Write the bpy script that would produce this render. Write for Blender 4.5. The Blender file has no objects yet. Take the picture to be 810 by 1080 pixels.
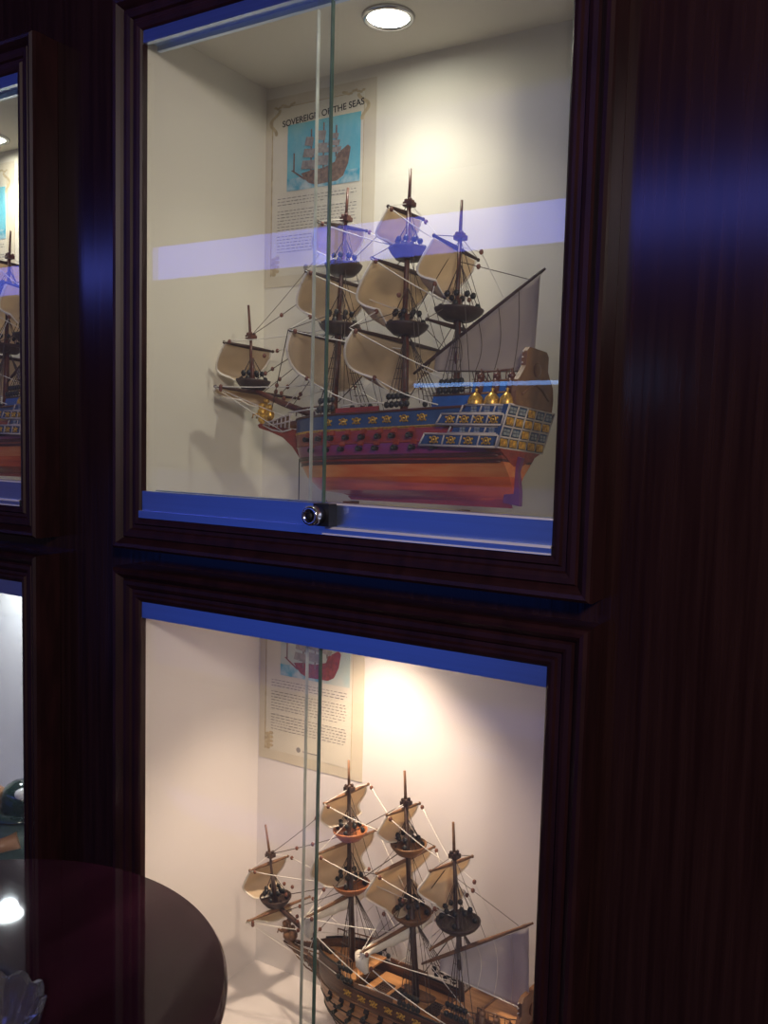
import bpy, math, random
import numpy as np
from mathutils import Matrix, Vector
random.seed(7)
PI = math.pi
scene = bpy.context.scene
COL = scene.collection

# ------------------------------------------------------------------ materials
def new_mat(name):
    m = bpy.data.materials.new(name); m.use_nodes = True
    nt = m.node_tree; b = nt.nodes['Principled BSDF']
    return m, nt, b
def mat(name, col, rough=.5, metal=0.0, spec=.5, var=0.0, scale=(40, 40, 40), col2=None, bump=0.0, coat=0.0, trans=0.0):
    """procedural material: noise between two tones, optional grain bump"""
    m, nt, b = new_mat(name)
    b.inputs['Roughness'].default_value = rough
    b.inputs['Metallic'].default_value = metal
    b.inputs['Specular IOR Level'].default_value = spec
    if coat: b.inputs['Coat Weight'].default_value = coat; b.inputs['Coat Roughness'].default_value = .08
    c1 = (*col, 1); c2 = (*(col2 if col2 else [c * (1 - var) for c in col]), 1)
    b.inputs['Base Color'].default_value = c1
    if var or col2 or bump:
        tc = nt.nodes.new('ShaderNodeTexCoord'); mp = nt.nodes.new('ShaderNodeMapping')
        mp.inputs['Scale'].default_value = scale
        nz = nt.nodes.new('ShaderNodeTexNoise'); nz.inputs['Scale'].default_value = 1.0; nz.inputs['Detail'].default_value = 5
        nt.links.new(tc.outputs['Object'], mp.inputs['Vector']); nt.links.new(mp.outputs['Vector'], nz.inputs['Vector'])
        rp = nt.nodes.new('ShaderNodeValToRGB')
        rp.color_ramp.elements[0].position = .35; rp.color_ramp.elements[1].position = .65
        rp.color_ramp.elements[0].color = c2; rp.color_ramp.elements[1].color = c1
        nt.links.new(nz.outputs['Fac'], rp.inputs['Fac']); nt.links.new(rp.outputs['Color'], b.inputs['Base Color'])
        if bump:
            bp = nt.nodes.new('ShaderNodeBump'); bp.inputs['Strength'].default_value = bump; bp.inputs['Distance'].default_value = .001
            nt.links.new(nz.outputs['Fac'], bp.inputs['Height']); nt.links.new(bp.outputs['Normal'], b.inputs['Normal'])
    return m
def emit(name, col, s):
    m, nt, b = new_mat(name)
    b.inputs['Base Color'].default_value = (0, 0, 0, 1)
    b.inputs['Emission Color'].default_value = (*col, 1); b.inputs['Emission Strength'].default_value = s
    return m
def pane_glass(name, tint, rough=0.0, ior=1.5):
    m = bpy.data.materials.new(name); m.use_nodes = True
    nt = m.node_tree; nt.nodes.clear()
    o = nt.nodes.new('ShaderNodeOutputMaterial'); mx = nt.nodes.new('ShaderNodeMixShader')
    t = nt.nodes.new('ShaderNodeBsdfTransparent'); g = nt.nodes.new('ShaderNodeBsdfGlossy'); fr = nt.nodes.new('ShaderNodeFresnel')
    t.inputs['Color'].default_value = (*tint, 1); g.inputs['Roughness'].default_value = rough; fr.inputs['IOR'].default_value = ior
    # the same Fresnel on both faces of the thin pane
    geo = nt.nodes.new('ShaderNodeNewGeometry'); vt = nt.nodes.new('ShaderNodeVectorMath'); vt.operation = 'DOT_PRODUCT'
    ab = nt.nodes.new('ShaderNodeMath'); ab.operation = 'ABSOLUTE'
    lw = nt.nodes.new('ShaderNodeMath'); lw.operation = 'SUBTRACT'; lw.inputs[0].default_value = 1.0
    pw = nt.nodes.new('ShaderNodeMath'); pw.operation = 'POWER'; pw.inputs[1].default_value = 5.0
    ma = nt.nodes.new('ShaderNodeMath'); ma.operation = 'MULTIPLY_ADD'; ma.inputs[1].default_value = .96; ma.inputs[2].default_value = .04
    L = nt.links.new
    L(geo.outputs['Normal'], vt.inputs[0]); L(geo.outputs['Incoming'], vt.inputs[1]); L(vt.outputs['Value'], ab.inputs[0])
    L(ab.outputs[0], lw.inputs[1]); L(lw.outputs[0], pw.inputs[0]); L(pw.outputs[0], ma.inputs[0]); L(ma.outputs[0], mx.inputs['Fac'])
    nt.nodes.remove(fr)
    df = nt.nodes.new('ShaderNodeBsdfDiffuse'); df.inputs['Color'].default_value = (.8, .8, .78, 1)
    md = nt.nodes.new('ShaderNodeMixShader'); md.inputs[0].default_value = .024
    L(t.outputs[0], md.inputs[1]); L(df.outputs[0], md.inputs[2])
    L(md.outputs[0], mx.inputs[1]); L(g.outputs[0], mx.inputs[2]); L(mx.outputs[0], o.inputs['Surface'])
    return m
def canvas(name, col, tl=.35):
    m = bpy.data.materials.new(name); m.use_nodes = True
    nt = m.node_tree; nt.nodes.clear(); L = nt.links.new
    o = nt.nodes.new('ShaderNodeOutputMaterial'); mx = nt.nodes.new('ShaderNodeMixShader'); mx.inputs[0].default_value = tl
    d = nt.nodes.new('ShaderNodeBsdfDiffuse'); t = nt.nodes.new('ShaderNodeBsdfTranslucent')
    tc = nt.nodes.new('ShaderNodeTexCoord'); nz = nt.nodes.new('ShaderNodeTexNoise'); nz.inputs['Scale'].default_value = 60
    rp = nt.nodes.new('ShaderNodeValToRGB'); rp.color_ramp.elements[0].color = (*[c * .82 for c in col], 1); rp.color_ramp.elements[1].color = (*col, 1)
    L(tc.outputs['Object'], nz.inputs['Vector']); L(nz.outputs['Fac'], rp.inputs['Fac'])
    L(rp.outputs['Color'], d.inputs['Color']); L(rp.outputs['Color'], t.inputs['Color'])
    L(d.outputs[0], mx.inputs[1]); L(t.outputs[0], mx.inputs[2]); L(mx.outputs[0], o.inputs['Surface'])
    return m

M = {}
M['wall'] = mat('dark_stained_panel', (.026, .0105, .0095), .165, spec=.5, col2=(.015, .0055, .0055), scale=(160, 160, 5), bump=.15)
M['mould'] = mat('mahogany_moulding', (.028, .0085, .0095), .42, spec=.32, col2=(.016, .005, .006), scale=(60, 60, 14), bump=.25)
M['floor'] = mat('dark_floor', (.02, .012, .012), .5, var=.4, scale=(6, 6, 6))
M['plaster'] = mat('dark_plaster', (.02, .018, .024), .9, var=.2, scale=(8, 8, 8))
M['paint'] = mat('cream_case_paint', (.74, .705, .615), .75, spec=.2, var=.03, scale=(9, 9, 9))
M['paint_low'] = mat('white_case_paint', (.78, .74, .73), .75, spec=.2, var=.03, scale=(9, 9, 9))
M['alu'] = mat('blue_lit_aluminium', (.60, .72, .96), .32, metal=1.0, var=.05, scale=(4, 300, 300))  # satin metal; blue room light partly tinted into its colour
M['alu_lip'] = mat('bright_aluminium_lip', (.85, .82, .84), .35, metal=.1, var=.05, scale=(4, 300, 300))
M['chrome'] = mat('chrome', (.75, .75, .75), .16, metal=1.0, var=.05)
M['dark_metal'] = mat('dark_metal', (.05, .05, .055), .4, metal=.8, var=.2)
M['rubber'] = mat('black_rubber', (.01, .01, .01), .6, var=.2)
M['glass'] = pane_glass('clear_pane', (.985, .995, .985))
M['glass_edge'] = mat('green_glass_edge', (.11, .19, .155), .25, var=.3)
M['glass_edge_pale'] = mat('pale_glass_edge', (.62, .66, .60), .3, var=.3)
M['lamp_warm'] = emit('lamp_lens_neutral', (1, .97, .86), 50)
M['lamp_peach'] = emit('lamp_lens_warm', (1, .82, .66), 42)
M['lamp_cool'] = emit('lamp_lens_cool', (.92, .97, 1), 50)
M['blue_panel'] = emit('backlit_blue_counter', (.07, .16, .80), .42)
M['blue_strip'] = emit('blue_light_band', (.13, .18, 1.0), 4.8)
M['blue_tube'] = emit('blue_neon_tube', (.22, .45, 1.0), 6)
M['table'] = mat('polished_mahogany_top', (.028, .007, .015), .05, spec=.55, var=.4, scale=(20, 3, 20))
M['brass'] = mat('gilding', (.85, .52, .10), .35, metal=.6, col2=(.45, .24, .04), scale=(300, 300, 300))
M['paper'] = mat('cream_poster_paper', (.63, .57, .45), .8, var=.06, scale=(30, 30, 30))
M['paper_in'] = mat('pale_poster_paper', (.66, .62, .52), .8, var=.05, scale=(30, 30, 30))
M['paper_brown'] = mat('poster_border_brown', (.56, .46, .30), .8, var=.3, scale=(120, 120, 120))
M['ink'] = mat('poster_ink', (.06, .055, .06), .8, var=.3)
M['ink_grey'] = mat('poster_small_print', (.30, .285, .28), .8, var=.3)
M['sky_blue'] = mat('poster_sky', (.10, .42, .55), .7, col2=(.22, .50, .58), scale=(40, 40, 25))
M['sky_pale'] = mat('poster_pale_sky', (.40, .52, .52), .7, col2=(.52, .55, .50), scale=(40, 40, 25))
M['sea'] = mat('poster_sea', (.05, .33, .48), .7, col2=(.5, .6, .62), scale=(60, 60, 60))
M['print_hull'] = mat('poster_hull', (.13, .09, .08), .7, col2=(.26, .17, .13), scale=(200, 200, 200))
M['print_red'] = mat('poster_red_hull', (.32, .06, .05), .7, col2=(.18, .04, .04), scale=(200, 200, 200))
M['print_sail'] = mat('poster_sail', (.36, .33, .31), .7, col2=(.22, .20, .20), scale=(200, 200, 200))
# ship materials
M['sail'] = canvas('cream_canvas', (.84, .70, .51), .42)
M['bolt'] = mat('white_bolt_rope', (.92, .86, .74), .8, var=.06, scale=(300, 300, 300))
M['lateen'] = canvas('grey_canvas', (.66, .58, .50), .5)
M['spar'] = mat('red_brown_spar', (.13, .038, .022), .4, var=.4, scale=(60, 60, 200), spec=.5)
M['spar_dark'] = mat('dark_brown_spar', (.06, .028, .018), .45, var=.4, scale=(60, 60, 200))
M['spar_tan'] = mat('tan_brown_spar', (.24, .12, .06), .45, var=.4, scale=(60, 60, 200))
M['top_dark'] = mat('dark_top_wood', (.055, .03, .022), .5, var=.4, scale=(90, 90, 90))
M['top_lamplit'] = mat('lamplit_top_wood', (.42, .15, .05), .45, var=.3, scale=(90, 90, 90))  # warm lamp light on the foremast tops put into the orange tone
M['rope_white'] = mat('white_cord', (.80, .76, .68), .8, var=.1)
M['rope_dark'] = mat('brown_cord', (.10, .075, .06), .8, var=.2)
M['block'] = mat('brown_block', (.20, .07, .04), .5, var=.3)
M['lateen_pale'] = canvas('pale_canvas', (.80, .76, .74), .5)
M['deadeye'] = mat('black_deadeye', (.012, .014, .013), .4, var=.3)
M['hull_blue'] = mat('blue_hull_band', (.030, .085, .20), .35, var=.3, scale=(60, 60, 60), spec=.5)
M['hull_bluebright'] = mat('bright_blue_bulwark', (.02, .13, .42), .4, var=.25, scale=(60, 60, 60))
M['hull_red'] = mat('red_hull_band', (.36, .042, .022), .32, var=.35, scale=(25, 100, 180), spec=.5)
M['hull_red_sheen'] = mat('red_band_blue_sheen', (.22, .025, .13), .3, col2=(.26, .03, .06), scale=(18, 60, 60), spec=.6)  # red band with a blue glossy reflection mixed into its colour
M['hull_orange'] = mat('orange_varnished_hull', (.76, .125, .022), .28, col2=(.46, .05, .014), scale=(14, 40, 110), spec=.6, coat=.3)
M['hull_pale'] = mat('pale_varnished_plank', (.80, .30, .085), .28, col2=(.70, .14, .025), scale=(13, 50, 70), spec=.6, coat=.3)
M['wale'] = mat('dark_wale', (.09, .015, .012), .35, var=.3)
M['rudder'] = mat('mauve_rudder', (.20, .05, .16), .4, var=.3, scale=(60, 60, 60))
M['lattice'] = mat('grey_white_lattice', (.60, .52, .46), .6, var=.15, scale=(100, 100, 100))
M['win'] = mat('blue_grey_window', (.30, .34, .36), .4, var=.3, scale=(200, 200, 200))
M['board'] = mat('carved_brown_board', (.22, .10, .038), .5, var=.35, scale=(60, 60, 60))
M['plank'] = mat('tan_deck_planks', (.66, .34, .13), .4, col2=(.42, .18, .06), scale=(8, 140, 60))
M['hull_nat'] = mat('oak_hull_planks', (.46, .22, .085), .35, col2=(.20, .08, .03), scale=(10, 60, 260), spec=.5)
M['hull_nat2'] = mat('walnut_hull_band', (.17, .075, .035), .35, col2=(.07, .03, .015), scale=(14, 60, 200), spec=.5)
M['black_wood'] = mat('ebony_wood', (.014, .010, .009), .4, var=.3)
M['green_paint'] = mat('dark_green_glaze', (.012, .035, .025), .12, spec=.7, var=.4)
M['skin_glaze'] = mat('tan_glaze', (.50, .25, .12), .3, var=.2)
M['teal_glaze'] = mat('teal_grey_glaze', (.10, .16, .14), .3, var=.4)
M['white_glaze'] = mat('white_glaze', (.75, .72, .68), .2, var=.08)
M['purple_glaze'] = mat('plum_glaze', (.10, .03, .07), .3, var=.3)
def crystal():
    m, nt, b = new_mat('cut_crystal'); b.inputs['Base Color'].default_value = (.93, .94, 1, 1)
    b.inputs['Transmission Weight'].default_value = .965; b.inputs['Roughness'].default_value = .04; b.inputs['IOR'].default_value = 1.52
    nz = nt.nodes.new('ShaderNodeTexNoise'); nz.inputs['Scale'].default_value = 60
    bp = nt.nodes.new('ShaderNodeBump'); bp.inputs['Strength'].default_value = .05
    nt.links.new(nz.outputs['Fac'], bp.inputs['Height']); nt.links.new(bp.outputs['Normal'], b.inputs['Normal'])
    return m
M['crystal'] = crystal()

# ------------------------------------------------------------------ mesh builder
class MB:
    def __init__(s): s.v = []; s.f = []; s.m = []; s.sm = []
    def add(s, vs, fs, mi=0, smooth=False):
        o = len(s.v); s.v += [tuple(float(c) for c in v) for v in vs]
        for f in fs: s.f.append([i + o for i in f]); s.m.append(mi); s.sm.append(smooth)
        return s
    def box(s, lo, hi, mi=0):
        x0, y0, z0 = lo; x1, y1, z1 = hi
        return s.add([(x0,y0,z0),(x1,y0,z0),(x1,y1,z0),(x0,y1,z0),(x0,y0,z1),(x1,y0,z1),(x1,y1,z1),(x0,y1,z1)],
              [(0,3,2,1),(4,5,6,7),(0,1,5,4),(1,2,6,5),(2,3,7,6),(3,0,4,7)], mi)
    def hexa(s, p, mi=0):   # 8 points, bottom loop then top loop
        return s.add(p, [(0,3,2,1),(4,5,6,7),(0,1,5,4),(1,2,6,5),(2,3,7,6),(3,0,4,7)], mi)
    def tube(s, pts, r, n=6, mi=0, caps=True, smooth=True):
        P = [Vector(p) for p in pts]; R = r if isinstance(r, (list, tuple)) else [r] * len(P)
        vs = []; N = len(P)
        for i, p in enumerate(P):
            t = (P[min(i+1, N-1)] - P[max(i-1, 0)]).normalized()
            a = Vector((0, 0, 1)) if abs(t.z) < .9 else Vector((1, 0, 0))
            e1 = t.cross(a).normalized(); e2 = t.cross(e1)
            for k in range(n):
                w = 2 * PI * k / n; vs.append(p + (e1 * math.cos(w) + e2 * math.sin(w)) * R[i])
        fs = []
        for i in range(N - 1):
            for k in range(n):
                fs.append((i*n+k, i*n+(k+1) % n, (i+1)*n+(k+1) % n, (i+1)*n+k))
        s.add(vs, fs, mi, smooth)
        if caps:
            o = len(s.v) - len(vs)
            s.f.append([o+k for k in range(n)]); s.m.append(mi); s.sm.append(False)
            s.f.append([o+(N-1)*n+k for k in reversed(range(n))]); s.m.append(mi); s.sm.append(False)
        return s
    def lathe(s, prof, c=(0,0,0), n=20, mi=0, axis='z', smooth=True, a0=0.0):
        vs = []
        for r, h in prof:
            for k in range(n):
                w = a0 + 2 * PI * k / n; a, b = r * math.cos(w), r * math.sin(w)
                p = (a, b, h) if axis == 'z' else ((a, -h, b) if axis == 'y' else (h, a, b))
                vs.append((c[0]+p[0], c[1]+p[1], c[2]+p[2]))
        fs = [(i*n+k, i*n+(k+1) % n, (i+1)*n+(k+1) % n, (i+1)*n+k) for i in range(len(prof)-1) for k in range(n)]
        s.add(vs, fs, mi, smooth)
        return s
    def ball(s, c, r, n=8, mi=0):
        rr = r if isinstance(r, (tuple, list)) else (r, r, r); vs = []; h = n // 2
        for i in range(h + 1):
            th = PI * i / h
            for k in range(n):
                w = 2 * PI * k / n
                vs.append((c[0]+rr[0]*math.sin(th)*math.cos(w), c[1]+rr[1]*math.sin(th)*math.sin(w), c[2]+rr[2]*math.cos(th)))
        fs = [(i*n+k, (i+1)*n+k, (i+1)*n+(k+1) % n, i*n+(k+1) % n) for i in range(h) for k in range(n)]
        return s.add(vs, fs, mi, True)
    def grid(s, fn, nu, nv, mi=0, smooth=True):
        vs = [fn(i / nu, j / nv) for j in range(nv + 1) for i in range(nu + 1)]
        w = nu + 1
        return s.add(vs, [(j*w+i, j*w+i+1, (j+1)*w+i+1, (j+1)*w+i) for j in range(nv) for i in range(nu)], mi, smooth)
    def prism(s, poly, lo, hi, plane='xz', mi=0):
        n = len(poly)
        def P(a, b, h): return (a, h, b) if plane == 'xz' else ((h, a, b) if plane == 'yz' else (a, b, h))
        vs = [P(a, b, lo) for a, b in poly] + [P(a, b, hi) for a, b in poly]
        return s.add(vs, [list(range(n)), list(range(2*n-1, n-1, -1))] + [(i, (i+1) % n, n+(i+1) % n, n+i) for i in range(n)], mi)
    def mesh(s, name, mats):
        me = bpy.data.meshes.new(name); me.from_pydata(s.v, [], s.f)
        for m in (mats if isinstance(mats, (list, tuple)) else [mats]): me.materials.append(m)
        me.polygons.foreach_set('material_index', s.m); me.polygons.foreach_set('use_smooth', s.sm)
        import bmesh
        bm = bmesh.new(); bm.from_mesh(me); bmesh.ops.recalc_face_normals(bm, faces=bm.faces); bm.to_mesh(me); bm.free()
        me.update(); return me
    def build(s, name, mats, parent=None, loc=None):
        return place(name, s.mesh(name, mats), parent, loc)
def place(name, me, parent=None, loc=None, rot=None):
    o = bpy.data.objects.new(name, me); COL.objects.link(o)
    if parent: o.parent = parent
    if loc is not None: o.location = loc
    if rot is not None: o.rotation_euler = rot
    return o
def tag(o, label=None, cat=None, group=None, kind=None):
    if label: o['label'] = label
    if cat: o['category'] = cat
    if group: o['group'] = group
    if kind: o['kind'] = kind
    return o
def thing(name, label, cat, loc=(0, 0, 0), group=None, rot=(0, 0, 0)):
    o = bpy.data.objects.new(name, None); COL.objects.link(o); o.location = loc; o.rotation_euler = rot
    o.empty_display_size = .02
    return tag(o, label, cat, group)
def copy_tree(o, parent=None):
    c = o.copy(); COL.objects.link(c)
    if parent: c.parent = parent
    for ch in list(o.children): copy_tree(ch, c)
    return c

# ------------------------------------------------------------------ camera
PX = (930.0, -.0813, -.538, .025, .8433, -.8029, .1063)
cy_, sy_ = math.cos(PX[2]), math.sin(PX[2]); cp_, sp_ = math.cos(PX[1]), math.sin(PX[1])
fwd = Vector((sy_*cp_, cy_*cp_, sp_)); rt = Vector((cy_, -sy_, 0)); up = rt.cross(fwd)
c_, s_ = math.cos(PX[3]), math.sin(PX[3])
r2 = c_*rt + s_*up; u2 = -s_*rt + c_*up
cam_d = bpy.data.cameras.new('camera'); cam = bpy.data.objects.new('camera', cam_d); COL.objects.link(cam)
mw = Matrix((r2, u2, -fwd)).transposed().to_4x4(); mw.translation = PX[4:7]
cam.matrix_world = mw
cam_d.sensor_fit = 'HORIZONTAL'; cam_d.sensor_width = 36; cam_d.lens = 930 / 810 * 36; cam_d.clip_start = .02
scene.camera = cam

# ------------------------------------------------------------------ room
FZ = -1.16; CZ = 1.50; WY = .034
W = .552
# openings: (x0, x1, z0, z1)
OPEN = dict(UR=(0, W, 0, .60), LR=(0, W, -.735, -.108), UL=(-.787, -.235, 0, .595), LL=(-.787, -.235, -.735, -.108))
def wall_with_holes():
    b = MB(); e = .032
    xs = [-2.6, -.787-e, -.235+e, -e, W+e, 2.2]; zs = [FZ, -.735-e, -.108+e, -e, .60+e, CZ]
    for i in range(5):
        for j in range(5):
            if i in (1, 3) and j in (1, 3): continue
            b.box((xs[i], WY, zs[j]), (xs[i+1], WY + .02, zs[j+1]))
    return b
tag(wall_with_holes().build('wall_front', M['wall']), kind='structure')
tag(MB().box((-4.4, -3.3, FZ - .05), (2.2, WY + .02, FZ)).build('floor', M['floor']), kind='structure')
tag(MB().box((-4.4, -3.3, CZ), (2.2, WY + .02, CZ + .05)).build('ceiling', M['plaster']), kind='structure')
tag(MB().box((-4.4, -3.35, FZ), (2.2, -3.3, CZ)).build('wall_rear', M['plaster']), kind='structure')

# ------------------------------------------------------------------ display cases
PROF = [(.004, .012), (-.0015, .011), (-.001, .003), (.001, .001), (.005, -.001), (.008, -.001), (.010, .002), (.014, .002), (.016, -.001), (.020, -.003),
        (.025, -.003), (.027, .000), (.030, -.004), (.034, -.008), (.038, -.009), (.041, -.006), (.042, -.001), (.042, .0335), (.006, .0335)]
def moulding(x0, x1, z0, z1):
    b = MB(); n = len(PROF)
    corners = [(x0, z0, -1, -1), (x1, z0, 1, -1), (x1, z1, 1, 1), (x0, z1, -1, 1)]
    vs = []
    for cx, cz, sx, sz in corners:
        for d, y in PROF: vs.append((cx + sx*d, y, cz + sz*d))
    fs = []
    for c in range(4):
        for i in range(n - 1):
            d = (c + 1) % 4
            fs.append((c*n+i, d*n+i, d*n+i+1, c*n+i+1))
    b.add(vs, fs); return b
def display_case(key, label, fz, cz, paint, lock=True):
    x0, x1, z0, z1 = OPEN[key]
    t = thing('display_case', label, 'display case', (x0, 0, z0), 'glass fronted display cases in the panelled wall')
    def L(b, name, m, par=t):
        o = b.build(name, m, par); o.matrix_parent_inverse = Matrix.Translation((-x0, 0, -z0)); return o
    L(moulding(x0, x1, z0, z1), 'moulding_frame', M['mould'])
    a, c, yb = x0 - .0045, x1 + .02, .2525; th = .008
    L(MB().box((a - th, yb, fz - th), (c + th, yb + th, cz + th)), 'back_panel', paint)
    for xa in (a - th, c): L(MB().box((xa, .0085, fz - th), (xa + th, yb, cz + th)), 'side_panel', paint)
    L(MB().box((a, .0345, cz), (c, yb, cz + th)), 'top_panel', paint)
    L(MB().box((a, .0345, fz - th), (c, yb, fz)), 'shelf_panel', paint)
    # aluminium sliding track: tall face, ledge, lip
    xm = (x0 + x1) / 2
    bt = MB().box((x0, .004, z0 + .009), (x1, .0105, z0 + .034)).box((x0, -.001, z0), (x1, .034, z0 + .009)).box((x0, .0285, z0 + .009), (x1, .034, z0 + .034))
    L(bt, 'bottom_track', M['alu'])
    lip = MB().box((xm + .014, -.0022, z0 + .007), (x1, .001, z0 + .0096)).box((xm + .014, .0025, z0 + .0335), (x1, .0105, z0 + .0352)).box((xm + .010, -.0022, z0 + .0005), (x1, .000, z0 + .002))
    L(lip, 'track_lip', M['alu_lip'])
    th_ = .022 if z1 < 0 else .016
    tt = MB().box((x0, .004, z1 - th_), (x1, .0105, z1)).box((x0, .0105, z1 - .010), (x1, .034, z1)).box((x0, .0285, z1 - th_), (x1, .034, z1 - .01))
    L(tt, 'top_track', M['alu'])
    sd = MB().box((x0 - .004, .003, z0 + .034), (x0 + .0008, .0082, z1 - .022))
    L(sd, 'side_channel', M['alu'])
    for (p, q, y, ed, side) in ((x0 + .0008, xm, .012, 'glass_edge', 1), (xm - .026, x1 - .001, .022, 'glass_edge_pale', -1)):
        g = L(MB().box((p, y, z0 + .012), (q, y + .005, z1 - .012)), 'sliding_pane', M['glass'])
        xe = q if side > 0 else p
        ee = MB().box((xe - .0008 if side > 0 else xe - .0004, y - .0002, z0 + .0345), (xe + .0006 if side > 0 else xe + .0003, y + .0052, z1 - .0225))
        eo = ee.build('pane_edge', M[ed], g); eo.matrix_parent_inverse = Matrix.Identity(4)
        eo['label'] = 'dark green polished glass edge' if side > 0 else 'pale polished glass edge'
    if lock:
        cx, cz_ = xm + .0125, z0 + .0225
        lk = L(MB().box((cx - .008, -.012, cz_ - .012), (cx + .013, .004, cz_ + .0125)), 'cabinet_lock', M['dark_metal'])
        q = MB().lathe([(.0, -.001), (.0085, -.001), (.0105, .0), (.0108, .015), (.0098, .0175), (.007, .018), (.0068, .0172), (0, .0172)], (cx - .001, -.012, cz_), 22, axis='y').build('lock_barrel', M['chrome'], lk)
        q = MB().lathe([(.0, 0), (.0045, 0), (.0045, .0008), (0, .0008)], (cx - .001, -.0292, cz_), 14, axis='y').box((cx - .0018, -.0308, cz_ - .003), (cx - .0002, -.0296, cz_ + .003)).build('keyhole', M['rubber'], lk)
    return t
CASES = {}
CASES['UR'] = display_case('UR', 'upper glass display case with the red and blue ship and a round lock', -.02, .615, M['paint'])
CASES['LR'] = display_case('LR', 'lower glass display case holding the brown planked ship, under the case with the round lock', -.722, -.093, M['paint_low'], lock=False)
CASES['UL'] = display_case('UL', 'upper display case cut off by the left edge of the photo', -.02, .612, M['paint'], lock=False)
CASES['LL'] = display_case('LL', 'lower display case cut off by the left edge, with a green figurine inside', -.722, -.093, M['paint_low'], lock=False)

# ------------------------------------------------------------------ downlights
def downlight(x, y, z, label, lens, col, power, size=118, blend=.45, tilt=(0, 0)):
    t = thing('downlight', label, 'ceiling light', (x, y, z), 'recessed downlights in the display cases')
    MB().lathe([(.0245, -.001), (.0255, -.004), (.028, -.0052), (.031, -.004), (.0325, -.0002), (.0245, -.0002)], (0, 0, 0), 36).build('trim_ring', M['chrome'], t)
    MB().lathe([(0, -.0030), (.016, -.0032), (.0252, -.0022), (.0245, -.0004), (0, -.0004)], (0, 0, 0), 30).build('lens', lens, t)
    l = bpy.data.lights.new('downlight_lamp', 'SPOT'); l.energy = power; l.color = col; l.spot_size = math.radians(size); l.spot_blend = blend; l.shadow_soft_size = .016
    o = bpy.data.objects.new('downlight_lamp', l); COL.objects.link(o); o.parent = t; o.location = (0, 0, -.012); o.rotation_euler = (tilt[0], tilt[1], 0)
    return t
DL = dict(UR=(.268, .1425, .615), LR=(.235, .142, -.093), UL=(-.563, .19, .612), LL=(-.505, .17, -.093))
downlight(*DL['UR'], 'round glowing downlight in the ceiling above the red and blue ship', M['lamp_warm'], (1, .94, .78), 3.0, 124, .9)
downlight(*DL['LR'], 'warm downlight hidden behind the top frame of the lower ship case', M['lamp_peach'], (1, .75, .55), 9.5, 106, .8)
downlight(*DL['UL'], 'round glowing downlight in the upper left case at the photo edge', M['lamp_warm'], (1, .94, .78), 3.0, 124, .9)
downlight(*DL['LL'], 'cool white downlight of the lower left case, mirrored in the round table', M['lamp_cool'], (.84, .94, 1), 3.4, 140)

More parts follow.
